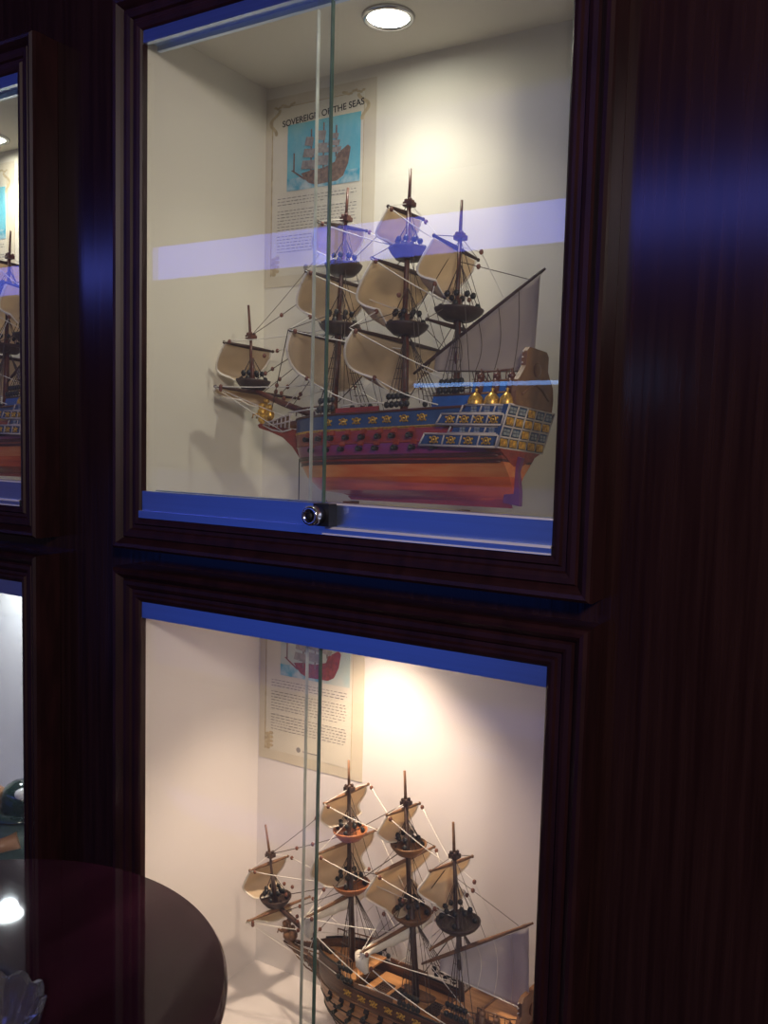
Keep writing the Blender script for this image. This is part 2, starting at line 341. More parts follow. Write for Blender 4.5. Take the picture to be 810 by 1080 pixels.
# ------------------------------------------------------------------ posters
R_HEAD = math.radians(4)
def text_mesh(body, size, name):
    cu = bpy.data.curves.new(name, 'FONT'); cu.body = body; cu.size = size; cu.extrude = 0; cu.align_x = 'CENTER'; cu.offset = size * .018
    o = bpy.data.objects.new(name, cu); COL.objects.link(o)
    bpy.context.view_layer.update()
    me = bpy.data.meshes.new_from_object(o.evaluated_get(bpy.context.evaluated_depsgraph_get()))
    bpy.data.objects.remove(o); return me
def poster(x, z, label, red=False, title=True):
    """x, z: top-left corner; A4 sheet on the back panel"""
    wd, ht = .195, .278
    t = thing('poster', label, 'poster', (x, .2523, z), 'paper posters on the case backs'); t.scale = (.975, 1, .975)
    def lay(k): return -.0009 - .0003 * k
    def flat(polys, k, m, name, par=t):
        b = MB()
        for i, p in enumerate(polys): b.prism(p, lay(k) - (i % 40) * 4e-6, lay(k) + .0002 + (i % 40) * 1e-6, 'xz')
        return b.build(name, m, par)
    def rect(a, c, d, e): return [(a, c), (d, c), (d, e), (a, e)]
    # slightly curled sheet
    MB().box((0, -.0006, -ht), (wd, 0, 0)).build('paper_sheet', M['paper'], t)
    # printed frame: inner ground, thin brown rule with ornate corners
    flat([rect(.013, -.262, wd - .020, -.016)], 0, M['paper_in'], 'printed_ground')
    rule = [rect(.0115, -.262, .0135, -.03), rect(wd - .0205, -.262, wd - .0195, -.03), rect(.03, -.0165, wd - .04, -.0155)]
    for sx, xx in ((1, .010), (-1, wd - .0135)):
        for k in range(16):
            a = k * .4; rr = .010 - .0004 * k
            cx, cz = xx + sx * (.006 + rr * math.cos(a)), -.020 - k * .0022
            rule.append([(cx + .0030 * math.cos(q * PI / 3), cz + .0026 * math.sin(q * PI / 3)) for q in range(6)])
        for k in range(9):
            cx, cz = xx + sx * (.008 + k * .0042), -.0145 - .002 * math.sin(k * 1.4)
            rule.append([(cx + .0032 * math.cos(q * PI / 3), cz + .0020 * math.sin(q * PI / 3)) for q in range(6)])
    for k in range(12):
        cx, cz = .020 + .004 * math.cos(k * 2.1), -.235 - k * .0022
        rule.append([(cx + .005 * math.cos(q * PI / 3), cz + .003 * math.sin(q * PI / 3)) for q in range(6)])
    flat(rule, 1, M['paper_brown'], 'ornate_border')
    if title:
        me = text_mesh('SOVEREIGN OF THE SEAS', .0128, 'heading')
        me.materials.append(M['ink'])
        o = place('heading', me, t, (.1035, lay(2), -.0395), (PI / 2, -R_HEAD, 0))
    # picture
    px0, px1, pz0, pz1 = .041, .170, -.139, -.043
    pic = flat([rect(px0, pz0, px1, pz1)], 1, M['sky_pale' if red else 'sky_blue'], 'picture')
    flat([rect(px0, pz0, px1 - (.05 if red else 0), pz0 + .018)], 2, M['sea'], 'painted_sea', pic)
    hx = .002
    hull = [(px0+.026, -.116), (px0+.046, -.113), (px0+.066, -.113), (px0+.086, -.107), (px0+.090, -.096), (px0+.108, -.086), (px0+.113, -.090),
            (px0+.109, -.112), (px0+.101, -.128), (px0+.090, -.134), (px0+.052, -.135), (px0+.040, -.131), (px0+.032, -.124)]
    flat([hull, [(px0+.008, -.110), (px0+.010, -.109), (px0+.034, -.124), (px0+.032, -.126)]], 3, M['print_red' if red else 'print_hull'], 'painted_hull', pic)
    ms = []; sl = []
    for mx, top, bot in ((.044, -.055, -.122), (.066, -.049, -.12), (.088, -.056, -.1), (.013, -.085, -.113)):
        x_ = px0 + mx; ms.append(rect(x_ - .0012, bot, x_ + .0012, top))
        if mx > .02:
            n = 3
            for k in range(n):
                za = top - .010 - k * (top - bot - .012) / n * .9; hh = (top - bot) / n * .66; ww = .006 + .003 * k
                sl.append([(x_ - ww - .003, za), (x_ + ww * .8, za - .002), (x_ + ww * .9 - .003, za - hh), (x_ - ww - .006, za - hh + .003)])
    flat(ms, 4, M['print_hull'], 'painted_masts', pic); flat(sl, 5, M['print_sail'], 'painted_sails', pic)
    # small print: rows of word-long strokes
    rng = random.Random(3 if red else 5); words = []
    zz = -.148; row = 0
    paras = (3, 7, 6)
    for np_ in paras:
        for k in range(np_):
            xx = .024; end = wd - .030 if k < np_ - 1 else wd - .030 - rng.random() * .06
            while xx < end:
                wl = min(.002 + rng.random() * .006, end - xx)
                words.append(rect(xx, zz - .0011, xx + wl, zz)); xx += wl + .0026
            zz -= .0046
        zz -= .0048
    flat(words, 1, M['ink_grey'], 'small_print')
    flat([[( .078 + .0042 * math.cos(q * PI / 5), -.252 + .0042 * math.sin(q * PI / 5)) for q in range(10)], rect(.086, -.254, .115, -.2525)], 1, M['ink_grey'], 'footer_mark')
    return t
poster(-.0040, .599, 'cream poster headed SOVEREIGN OF THE SEAS with a blue ship picture')
poster(-.0020, -.118, 'cream poster with a picture of a red-hulled ship, behind the brown planked ship', red=True, title=False)
poster(-.772, .592, 'cream poster edge with blue picture in the upper left case', title=False)

# ------------------------------------------------------------------ ship models
def lerp(a, b, t): return a + (b - a) * t
def smooth(t): t = max(0, min(1, t)); return t * t * (3 - 2 * t)
def build_ship(label, O, rot, pal, style='painted'):
    T = thing('sailing_ship_model', label, 'model ship', O, 'model sailing ships in the display cases', rot)
    nat = style == 'natural'
    sheer = .05
    #  row: (z at midship, half-breadth, stern keep factor, entry length)
    rows = [(.1085, .0395, .95, .30), (.0885, .0425, .98, .30), (.0865, .0430, .98, .30), (.0705, .0445, .95, .32), (.0565, .0450, .86, .34), (.0525, .0458, .80, .35),
            (.0490, .0450, .74, .36), (.0460, .0450, .68, .37), (.030, .0400, .38, .42), (.014, .0290, .16, .5), (.0055, .013, .08, .6), (.002, .0030, .5, .6)]
    zs_pts = [(-.004, -.075), (.0015, -.105), (.0054, -.128), (.0134, -.1442), (.0241, -.1575), (.0400, -.168), (.0569, -.1755), (.0772, -.181), (.105, -.184), (.14, -.186)]
    def stem(z):
        for (a, xa), (b, xb) in zip(zs_pts, zs_pts[1:]):
            if z <= b: return lerp(xa, xb, max(0, (z - a) / (b - a)))
        return zs_pts[-1][1]
    xe = .163; NS = 30
    def rowpt(r, s):
        z0, b, st, en = rows[r]
        xs = stem(z0 - .006); x = lerp(xs, xe + .06 * max(0, z0 - .07), s)
        z = z0 + sheer * x if r < 10 else z0 + .04 * (x + .07) * (1 if x > -.07 else 0)
        if x < -.10 and r == 0 and nat: z += .022 * smooth((-.10 - x) / .012)
        bo = max(0, 1 - (1 - min(s / en, 1)) ** 2.3) ** .62
        so = lerp(1, st, smooth((s - .52) / .48))
        return x, max(b * bo * so, .0012), z
    hull = MB(); R = len(rows)
    rowmat = pal['rows']
    for side in (-1, 1):
        for r in range(R - 1):
            vs = []; 
            for i in range(NS + 1):
                for q in (r, r + 1):
                    x, b, z = rowpt(q, i / NS); vs.append((x, side * b, z))
            hull.add(vs, [(2*i, 2*i+1, 2*i+3, 2*i+2) for i in range(NS)], rowmat[r], True)
    # stern closing and bottom
    st = [rowpt(r, 1) for r in range(R)]
    for r in range(R - 1):
        a, c = st[r], st[r+1]
        hull.add([(a[0], -a[1], a[2]), (a[0], a[1], a[2]), (c[0], c[1], c[2]), (c[0], -c[1], c[2])], [(0, 1, 2, 3)], rowmat[r])
    hull.build('hull', pal['hullmats'], T)
    # wales and rails that follow the sheer
    def rail(r, dz, rad, m, name, s0=0.01, s1=.99, sides=(-1, 1), n=6):
        b = MB()
        for sd in sides:
            pts = []
            for i in range(NS + 1):
                x, bb, z = rowpt(r, lerp(s0, s1, i / NS)); pts.append((x, sd * (bb + rad * .3), z + dz))
            b.tube(pts, rad, n)
        return b.build(name, m, T)
    rail(0, 0, .0017, pal['caprail'], 'cap_rail'); rail(1, 0, .0011, pal['trim'], 'gilt_strip')
    rail(5, 0, .0014, pal['wale'], 'wale'); rail(7, 0, .0012, pal['wale'], 'wale')
    rail(3, 0, .0010, pal['trim2'], 'hull_moulding')
    if nat: rail(8, 0, .0013, pal['wale'], 'wale')
    # decks
    def deck(x0, x1, dz, name, inset=.003):
        b = MB(); n = 14
        def sof(x): return (x - stem(.10)) / (xe + .002 - stem(.10))
        vs = []
        for i in range(n + 1):
            x = lerp(x0, x1, i / n); _, bb, z = rowpt(0, max(0.02, sof(x)))
            zz = .1085 + sheer * x + dz
            vs += [(x, -max(bb - inset, .001), zz), (x, max(bb - inset, .001), zz), (x, -max(bb - inset, .001), zz - .003), (x, max(bb - inset, .001), zz - .003)]
        fs = []
        for i in range(n):
            k = 4 * i; fs += [(k, k+1, k+5, k+4), (k+2, k+6, k+7, k+3), (k, k+4, k+6, k+2), (k+1, k+3, k+7, k+5)]
        fs += [(0, 2, 3, 1), (4*n, 4*n+1, 4*n+3, 4*n+2)]
        b.add(vs, fs); return b.build(name, M['plank'], T)
    deck(-.176, -.085, (.008 if nat else -.006), 'forecastle_deck'); deck(-.086, .07, -.013, 'main_deck')
    # quarterdeck and poop blocks (tumblehome walls with brown edging)
    def block(x0, x1, z0, z1, y0, y1, name, m, cap):
        b = MB(); b.hexa([(x0, -y0, z0), (x1, -y0, z0 + .002), (x1, y0, z0 + .002), (x0, y0, z0), (x0, -y1, z1), (x1, -y1, z1 + .003), (x1, y1, z1 + .003), (x0, y1, z1)])
        o = b.build(name, m, T)
        c = MB()
        for sd in (-1, 1): c.tube([(x0, sd*y1, z1 + .001), (x1, sd*y1, z1 + .004)], .0014, 6)
        c.tube([(x0, -y1, z1 + .001), (x0, y1, z1 + .001)], .0014, 6)
        c.build('deck_edging', cap, o)
        MB().hexa([(x0, -y1 + .002, z1), (x1, -y1 + .002, z1 + .003), (x1, y1 - .002, z1 + .003), (x0, y1 - .002, z1), (x0, -y1 + .002, z1 + .0008), (x1, -y1 + .002, z1 + .0038), (x1, y1 - .002, z1 + .0038), (x0, y1 - .002, z1 + .0008)]).build('deck_planks', M['plank'], o)
        return o
    block(.066, .172, .108, .126, .0385, .036, 'quarterdeck', pal['bulwark'], M['spar_tan'])
    block(.118, .174, .128, .140, .0355, .033, 'poop_deck', pal['bulwark'], M['spar_tan'])
    # open rails on balusters around the quarterdeck and poop
    for (xa, xb, zz, yy, hgt) in ((.070, .116, .127, .0355, .008), (.120, .168, .142, .0325, .010), (-.168, -.090, .106 + (.02 if nat else 0), .030, .008)):
        for sd in (-1, 1):
            b = MB()
            b.tube([(xa, sd*yy*(.72 if xa < 0 else 1), zz + hgt), (xb, sd*yy*(1.1 if xa < 0 else 1), zz + hgt + .003)], .0011, 5)
            for k in range(7):
                u = k / 6; x = lerp(xa, xb, u); y = sd * yy * (lerp(.72, 1.1, u) if xa < 0 else 1)
                b.tube([(x, y, zz - .002), (x, y, zz + hgt + .003 * u)], .0008, 4)
            b.build('deck_railing', M['spar_tan'] if nat else M['spar'], T)
    # carved red rail panel
    for sd in (-1, 1):
      b = MB(); b.hexa([(-.080, sd*.0408-.001, .106), (-.012, sd*.0398-.001, .109), (-.012, sd*.0398+.001, .109), (-.080, sd*.0408+.001, .106),
                              (-.080, sd*.0400-.001, .112), (-.012, sd*.0390-.001, .115), (-.012, sd*.0390+.001, .115), (-.080, sd*.0400+.001, .112)])
      b.build('carved_rail', M['hull_red'] if not nat else M['spar_tan'], T)
    # keel and rudder
    MB().hexa([(-.078, -.002, -.0015), (.160, -.002, .003), (.160, .002, .003), (-.078, .002, -.0015), (-.085, -.002, .003), (.158, -.002, .013), (.158, .002, .013), (-.085, .002, .003)]).build('keel', pal['keel'], T)
    MB().prism([(.150, .009), (.171, .006), (.170, .024), (.166, .045), (.170, .060), (.158, .064), (.152, .040)], -.0035, .0035, 'xz').build('rudder', pal['rudder'], T)
    # counter under the stern gallery
    MB().hexa([(.150, -.022, .054), (.163, -.008, .050), (.163, .008, .050), (.150, .022, .054), (.146, -.046, .0685), (.166, -.047, .0685), (.166, .047, .0685), (.146, .046, .0685)]).build('counter', pal['counter'], T)
    # beakhead: knee, rails, timbers, figurehead
    MB().prism([(-.176, .050), (-.190, .064), (-.210, .0765), (-.236, .0840), (-.2585, .0890), (-.262, .0935), (-.256, .0960), (-.236, .0935), (-.205, .090), (-.178, .086)], -.003, .003, 'xz').build('beak_knee', pal['knee'], T)
    b = MB()
    for sd in (-1, 1):
        for z0, z1 in ((.1085, .098), (.100, .0965), (.088, .0945)):
            b.tube([(-.172, sd*.026, z0 - .002), (-.195, sd*.020, z0 - .005), (-.225, sd*.010, (z0 + z1) / 2 - .005), (-.252, sd*.002, z1 - .001)], .0012, 5)
        for k in range(6):
            u = k / 5.5; x = lerp(-.176, -.240, u); y = sd * lerp(.0255, .005, u)
            b.tube([(x, y, lerp(.087, .092, u)), (x, y, lerp(.107, .098, u))], .0010, 5)
    b.build('beakhead_rail', M['lattice'] if not nat else M['spar_tan'], T)
    b = MB()
    for sd in (-1, 1): b.add([(-.176, sd*.0245, .088), (-.240, sd*.004, .093), (-.240, sd*.0035, .097), (-.176, sd*.0240, .105)], [(0, 1, 2, 3)])
    b.build('beakhead_panel', M['board'] if not nat else M['hull_nat2'], T)
    b = MB(); g = 0.0
    b.ball((g, 0, .101), (.009, .0055, .0075), 10).ball((g - .005, 0, .109), (.0055, .0045, .0065), 10).ball((g - .0055, 0, .117), (.0042, .0038, .0045), 10)
    b.ball((g + .007, 0, .106), (.0055, .005, .0075), 10).ball((g + .006, 0, .115), (.0038, .0035, .0045), 8).lathe([(.0028, .0), (.0036, .003), (.003, .0045), (0, .0045)], (g + .001, 0, .121), 8)
    b.tube([(g - .008, -.003, .106), (g - .014, -.003, .107), (g - .016, -.003, .102)], [.0018, .0014, .0010], 6).tube([(g - .008, .003, .106), (g - .014, .003, .107), (g - .016, .003, .102)], [.0018, .0014, .0010], 6)
    b.tube([(g + .002, 0, .110), (g + .001, 0, .123)], .0016, 6)
    fo = b.build('figurehead', M['brass'] if not nat else M['spar_tan'], T, (-.2515, 0, .0935)); fo.scale = (1.35, 1.3, 1.15); fo.data.transform(Matrix.Translation((0, 0, -.0935)))
    # gun ports and cannons on the near side
    gun = MB().lathe([(0, .0), (.0030, .0), (.0026, .007), (.0033, .0075), (.0033, .0095), (.0018, .0095), (.0015, .006), (0, .006)], (0, 0, 0), 10, axis='y').mesh('cannon', M['deadeye'])
    lid = MB().box((-.0042, -.0016, 0), (.0042, 0, .0075)).box((-.0032, -.0022, .0012), (.0032, -.0016, .0062)).mesh('port_lid', pal['lid'])
    def sideat(r1, r2, u, x):
        best = None
        for i in range(81):
            a = rowpt(r1, i / 80); c = rowpt(r2, i / 80); p = [lerp(a[k], c[k], u) for k in range(3)]
            if best is None or abs(p[0] - x) < abs(best[0] - x): best = p
        return best
    for k in range(8):
        p = sideat(2, 3, .55, -.128 + k * .0245)
        o = place('cannon', gun, T, (p[0], -p[1] + .002, p[2])); place('port_lid', lid, o, (0, -.003, .0036), (-.5, 0, 0))
    for k in range(8):
        p = sideat(3, 4, .5, -.115 + k * .0275)
        o = place('cannon', gun, T, (p[0], -p[1] + .002, p[2])); place('port_lid', lid, o, (0, -.003, .0036), (-.5, 0, 0))
    # gilded scroll ornaments on the upper band
    orn = MB().lathe([(.0035, -.0005), (.0048, .0005), (.0035, .0014), (.0024, .0005), (.0035, -.0005)], (0, 0, 0), 10, axis='y')
    orn.ball((0, -.0006, 0), .0018, 6); orn.ball((.0058, -.0005, .002), .0016, 6); orn.ball((-.0058, -.0005, .002), .0016, 6); orn.ball((.0052, -.0005, -.003), .0014, 6); orn.ball((-.0052, -.0005, -.003), .0014, 6)
    ome = orn.mesh('gilt_scroll', pal['scroll'])
    for k in range(7):
        p = sideat(0, 1, .5, -.092 + k * .0245); place('gilt_scroll', ome, T, (p[0], -p[1] - .0008, p[2]))
    # stern gallery: four stepped tiers each side with white lattice, windows and gilt
    tiers = [(.061, .1635, .0685, .0815, .050, True), (.098, .1655, .0830, .0910, .047, False), (.083, .1690, .0925, .1040, .050, True), (.112, .1735, .1055, .1145, .0465, False)]
    gal = MB()
    for x0, x1, z0, z1, yb, big in tiers:
        k = .010 if big else .004
        gal.hexa([(x0 + k, -yb, z0), (x1, -yb, z0), (x1, yb, z0), (x0 + k, yb, z0), (x0 + k * 2.0, -yb, z1), (x1 + .002, -yb, z1), (x1 + .002, yb, z1), (x0 + k * 2.0, yb, z1)])
        if big:
            for sd in (-1, 1): gal.hexa([(x0, sd*yb*.8, z0), (x0 + .012, sd*yb*.8, z0), (x0 + .012, sd*yb, z0), (x0, sd*yb, z0 ), (x0 + .006, sd*yb*.8, z1), (x0 + .022, sd*yb*.8, z1), (x0 + .022, sd*yb, z1), (x0 + .006, sd*yb, z1)])
    G = gal.build('stern_gallery', pal['gallery'], T)
    fr = MB(); pr = .0011
    for x0, x1, z0, z1, yb, big in tiers:
        for sd in (-1, 1):
            y = sd * (yb + .0006)
            fr.tube([(x0, y, z0), (x1, y, z0)], pr * 1.2, 5); fr.tube([(x0 + .007, y, z1), (x1 + .002, y, z1)], pr * 1.2, 5)
            fr.tube([(x0, y, z0), (x0 + (.007 if big else .004), y, z1)], pr, 5)
            n = 4 if big else 3
            for k in range(1, n + 1): x = lerp(x0 + .008, x1, k / n); fr.tube([(x, y, z0), (x + .003, y, z1)], pr * .9, 5)
    # transom lattice
    TX = lambda z: lerp(.1640, .1765, (z - .068) / .047) + .0012
    tz = [.0685, .0800, .0915, .1035, .1150]; ty = [-.050, -.030, -.010, .010, .030, .050]
    for z in tz: fr.tube([(TX(z), -.0505, z), (TX(z), .0505, z)], pr, 5)
    for y in ty: fr.tube([(TX(.0685), y, .0685), (TX(.115), y, .115)], pr, 5)
    fr.build('lattice_frame', pal['lattice'], G)
    MB().hexa([(.160, -.050, .0685), (TX(.0685) - .0005, -.050, .0685), (TX(.0685) - .0005, .050, .0685), (.160, .050, .0685),
               (.170, -.050, .115), (TX(.115) - .0005, -.050, .115), (TX(.115) - .0005, .050, .115), (.170, .050, .115)]).build('transom', pal['gallery'], T)
    win = MB()
    for k in (0, 1):
        for j in (0, 1): win.box((-.0035 + k*.0038, -.0007, -.0034 + j*.0036), (-.0035 + k*.0038 + .0028, .0003, -.0034 + j*.0036 + .0028))
    wme = win.mesh('gallery_window', pal['window'])
    for x0, x1, z0, z1, yb, big in tiers:
        n = 4 if big else 3
        for k in range(n):
            x = lerp(x0 + .010, x1, (k + .5) / n); z = (z0 + z1) / 2
            if big: place('gilt_scroll', ome, G, (x, -yb - .0012, z), (0, 0, 0)).scale = (.9, 1, .95)
            else: place('gallery_window', wme, G, (x, -yb - .0004, z))
    gp = MB().box((-.0075, -.0008, -.0042), (.0075, .0002, .0042)).box((-.0050, -.0014, -.0030), (-.0010, -.0006, .0030)).box((.0012, -.0014, -.0030), (.0052, -.0006, .0030)).mesh('gilt_panel', pal['panel'])
    for i in range(4):
        for j in range(5):
            z = (tz[i] + tz[i+1]) / 2; y = (ty[j] + ty[j+1]) / 2
            o = place('gilt_panel' if (i % 2 == 0 or j == 2) else 'gallery_window', gp if (i % 2 == 0 or j == 2) else wme, G, (TX(z) + .0002, y, z), (0, -.26 * 0, PI / 2))
            o.scale = (.95, 1, 1) if (i % 2 == 0 or j == 2) else (1.9, 1, 1)
    # tall carved taffrail board with pegs
    out = [(.041, .1155), (.042, .130), (.039, .143), (.031, .152), (.025, .160), (.0245, .176), (.019, .181)]
    poly = out + [(-a, b) for a, b in reversed(out)]
    B = MB().prism(poly, -.003, .003, 'yz').build('taffrail', pal['board'], T, (.1765, 0, 0))
    pg = MB()
    for z in (.163, .169, .175): pg.tube([(-.002, -.027, z), (-.001, -.021, z + .0006)], .0009, 5)
    pg.build('peg', M['lattice'], B)
    fr = MB().tube([(.0036, -.030, .128), (.0036, -.012, .139), (.0036, 0, .142), (.0036, .012, .139), (.0036, .030, .128)], .0016, 6).ball((.0036, 0, .158), (.002, .008, .008), 10)
    fr.build('carving', pal['board'], B)
    # gilded domes with carved columns behind
    for k, (x, r) in enumerate(((.128, .0092), (.149, .0088), (.168, .0082))):
        for sd in (-1,):
            d = MB().lathe([(r, 0), (r * 1.02, .003), (r * .86, .008), (r * .5, .0115), (r * .2, .0135), (r * .16, .016), (r * .26, .0175), (0, .0185)], (0, 0, 0), 16).build('gilt_dome', pal['dome'], T, (x, sd * .0405, .1155))
            MB().tube([(0, .007, .012), (0, .007, .030)], [.0055, .0042], 8).ball((0, .007, .032), .0048, 8).tube([(0, .007, .034), (0, .007, .041)], [.0022, .0006], 6).build('carved_column', M['spar'] if not nat else M['spar_tan'], d)
    # deck furniture: gratings, capstan, boat
    gr = MB()
    for cx in (-.060, -.030, .030): 
        for k in range(6):
            gr.box((cx - .010, -.011 + k * .0044, .094 + sheer * cx), (cx + .010, -.0092 + k * .0044, .0975 + sheer * cx)); gr.box((cx - .0105 + k * .0040, -.012, .0945 + sheer * cx), (cx - .0087 + k * .0040, .013, .0972 + sheer * cx))
    gr.build('hatch_grating', M['spar_dark'], T)
    def boat_pt(u, v):
        s = u * 2 - 1; w = (v * 2 - 1) * PI / 2; bb = .009 * (1 - s * s) ** .6; return (.004 + s * .028, bb * math.sin(w), .109 - .008 * math.cos(w) * (1 - s ** 4) ** .5 + .004 * s * s)
    bo = MB().grid(boat_pt, 14, 10).build('ships_boat', M['spar_tan'], T)
    sd_ = bo.modifiers.new('thickness', 'SOLIDIFY'); sd_.thickness = .001
    MB().lathe([(.006, 0), (.005, .003), (.0035, .007), (.006, .009), (.006, .012), (0, .0125)], (0, 0, 0), 10).build('capstan', M['spar_dark'], T, (.052, 0, .097))
    # -------- masts, tops, yards, sails
    masts = {'fore': dict(a=(-.120, .095), b=(-.121, .3646), tip=(-.122, .407), tops=[.2200, .2985], r=.0046),
             'main': dict(a=(-.002, .095), b=(-.0166, .3690), tip=(-.0192, .4142), tops=[.2130, .3070], r=.0050),
             'mizzen': dict(a=(.0745, .110), b=(.0640, .3180), tip=(.0615, .3634), tops=[.2260], r=.0042),
             'sprit': dict(a=(-.2800, .148), b=(-.2904, .2190), tip=(-.3009, .2664), tops=[.1500], r=.0034)}
    def mx(m, z):
        d = masts[m]; return lerp(d['a'][0], d['b'][0], (z - d['a'][1]) / (d['b'][1] - d['a'][1]))
    eye = MB().ball((0, 0, 0), (.0042, .0030, .0042), 8).mesh('deadeye', M['deadeye'])
    MO = {}
    for nm, d in masts.items():
        a, bb = d['a'], d['b']; r = d['r']
        mb = MB()
        zt = d['tops'][0] + .02 if nm != 'sprit' else .19
        mb.tube([(a[0], 0, a[1]), (mx(nm, zt), 0, zt)], [r, r * .8], 8)
        mb.tube([(mx(nm, zt - .03) - .0035, 0, zt - .03), (bb[0] - .001, 0, bb[1] + .002)], [r * .72, r * .55], 8)
        o = mb.build('mast', pal['spar'], T); MO[nm] = o
        MB().tube([(bb[0] - .001, 0, bb[1] - .004), (d['tip'][0], 0, d['tip'][1])], [.0023, .0017], 6).build('mast_pole', pal['pole'], o)
        cp = MB().box((bb[0] - .007, -.0055, bb[1] - .002), (bb[0] + .006, .0055, bb[1] + .0035)).ball((bb[0] + .003, -.004, bb[1] + .005), .0032, 6).ball((bb[0] - .004, -.003, bb[1] + .005), .0030, 6).ball((bb[0] + .001, .004, bb[1] + .005), .0030, 6)
        cp.build('mast_cap', pal['cap'], o)
        for q, z in enumerate(d['tops']):
            x = mx(nm, z); R_ = .029 if nm == 'mizzen' else (.027 if nm != 'sprit' else .0245)
            if q: R_ *= .92
            mt = pal['tops'].get((nm, q), pal['top'])
            MB().lathe([(.0, -.006), (.016, -.006), (R_ * .9, .001), (R_, .005), (R_ * 1.03, .0075), (R_ * .97, .0078), (R_ * .93, .004), (.018, -.002), (0, -.002)], (x, 0, z), 20).build('fighting_top', mt, o)
            hi = .052 if q == 0 and nm not in ('sprit',) else .040
            if nm == 'mizzen': hi = .06
            sh = MB()
            for k in range(8):
                w = 2 * PI * (k + .5) / 8; p0 = Vector((x + R_ * .85 * math.cos(w), R_ * .85 * math.sin(w), z + .005)); p1 = Vector((mx(nm, z + hi) + .0015 * math.cos(w), .0015 * math.sin(w), z + hi))
                sh.tube([p0, p1], .00055, 4)
                if k in (0, 2, 3, 4, 5, 6, 7): place('deadeye', eye, o, p0.lerp(p1, .34)); 
                if k % 2 == 0: place('deadeye', eye, o, p0.lerp(p1, .10))
            sh.build('top_shrouds', M['rope_dark'], o)
        # lower shrouds to the hull sides
        if nm != 'sprit':
            sh = MB(); zt = d['tops'][0] - .006
            for sd in (-1, 1):
                for k in range(5):
                    x = a[0] + .004 + k * .0078; p0 = Vector((x, sd * (.0425 if x > -.11 else .036), .113 + sheer * x + (.012 if nm == 'mizzen' else 0))); p1 = Vector((mx(nm, zt) + .002, sd * .004, zt))
                    sh.tube([p0, p1], .0006, 4)
                    if sd < 0 or k % 2 == 0:
                        place('deadeye', eye, o, p0.lerp(p1, .03)); place('deadeye', eye, o, p0.lerp(p1, .14))
                for k in range(1, 6):
                    f = k / 7 + .1; A = [Vector((a[0] + .004 + q * .0078, sd * .0425, .113)).lerp(Vector((mx(nm, zt) + .002, sd * .004, zt)), f) for q in (0, 4)]
                    sh.tube(A, .0004, 4)
            sh.build('lower_shrouds', M['rope_dark'], o)
    # bowsprit
    MB().tube([(-.158, 0, .108), (-.215, 0, .1235), (-.272, 0, .1415), (-.2955, 0, .1500)], [.0048, .0044, .0036, .0028], 8).build('bowsprit', pal['spar'], T)
    ends = {}
    def yard(key, nm, z, half, beta, cant, sail=None, x=None, m=None):
        if nat and nm == 'sprit': half *= .85
        cx = (mx(nm, z) if x is None else x) - .0055; be = math.radians(beta)
        d = Vector((math.sin(be), math.cos(be), cant)); c = Vector((cx, 0, z))
        n_, f_ = c - d * half, c + d * half; ends[key] = (n_, f_)
        yb = MB().tube([n_, n_ + d * half * .06, c - d * half * .5, c, c + d * half * .5, f_ - d * half * .06, f_], [.0012, .0016, .0024, .0030, .0024, .0016, .0012], 7)
        yb.ball(n_ + d * half * .04, .0026, 6).ball(f_ - d * half * .04, .0026, 6)
        Y = yb.build('yard', m or pal['yard'], T)
        if sail:
            h, foot, bil, roach = sail
            def P(u, v):
                uu = u * 2 - 1; hw = lerp(half * .90, foot * .80, v ** 2.0) * (1 + .10 * math.sin(PI * v))
                B = math.sin(PI * v ** 3.4) * .85 + .55 * math.sin(PI * v ** 1.3)
                p = c + d * uu * hw + Vector((-1, 0, 0)) * (.0025 + bil * B * (1 - .30 * uu * uu)) + Vector((0, 0, -.0015 - h * v - roach * v ** 3 * (1 - uu * uu) + .004 * math.sin(PI * v) * (1 - uu * uu)))
                return p
            sb = MB().grid(P, 14, 18, 0)
            so = sb.build('sail', [pal['sail']], Y)
            md = so.modifiers.new('thickness', 'SOLIDIFY'); md.thickness = .0005
            rp = MB()
            rp.tube([P(0, k / 24) for k in range(25)], .0016, 6).tube([P(1, k / 24) for k in range(25)], .0016, 6).tube([P(k / 14, 1) for k in range(15)], .0011, 5)
            rp.build('bolt_rope', M['bolt'], Y)
            ends[key + '_clew'] = (P(0, 1), P(1, 1))
        return Y
    yard('fl', 'fore', .2060, .084, 3, 0, (.054, .056, .010, .010) if not nat else None)
    yard('fm', 'fore', .2860, .060, 6, 0, (.052, .050, .021, .010))
    yard('ft', 'fore', .3570, .042, 10, .10, (.038, .036, .012, .004))
    yard('ml', 'main', .2000, .094, 4, 0, (.050, .054, .025, .014) if not nat else None)
    yard('mm', 'main', .2900, .060, 5, 0, (.056, .046, .031, .022))
    yard('mt', 'main', .3600, .032, 8, .0, (.038, .032, .018, .004))
    yard('zt', 'mizzen', .3070, .044, 5, -.10, (.046, .038, .026, .016))
    yard('zc', 'mizzen', .2130, .052, 5, 0)
    yard('st', 'sprit', .2060, .044, 8, 0, (.046, .034, .022, .006))
    yard('sp', 'sprit', .1400, .070, 10, 0, (.012, .030, .016, .006), x=-.266)
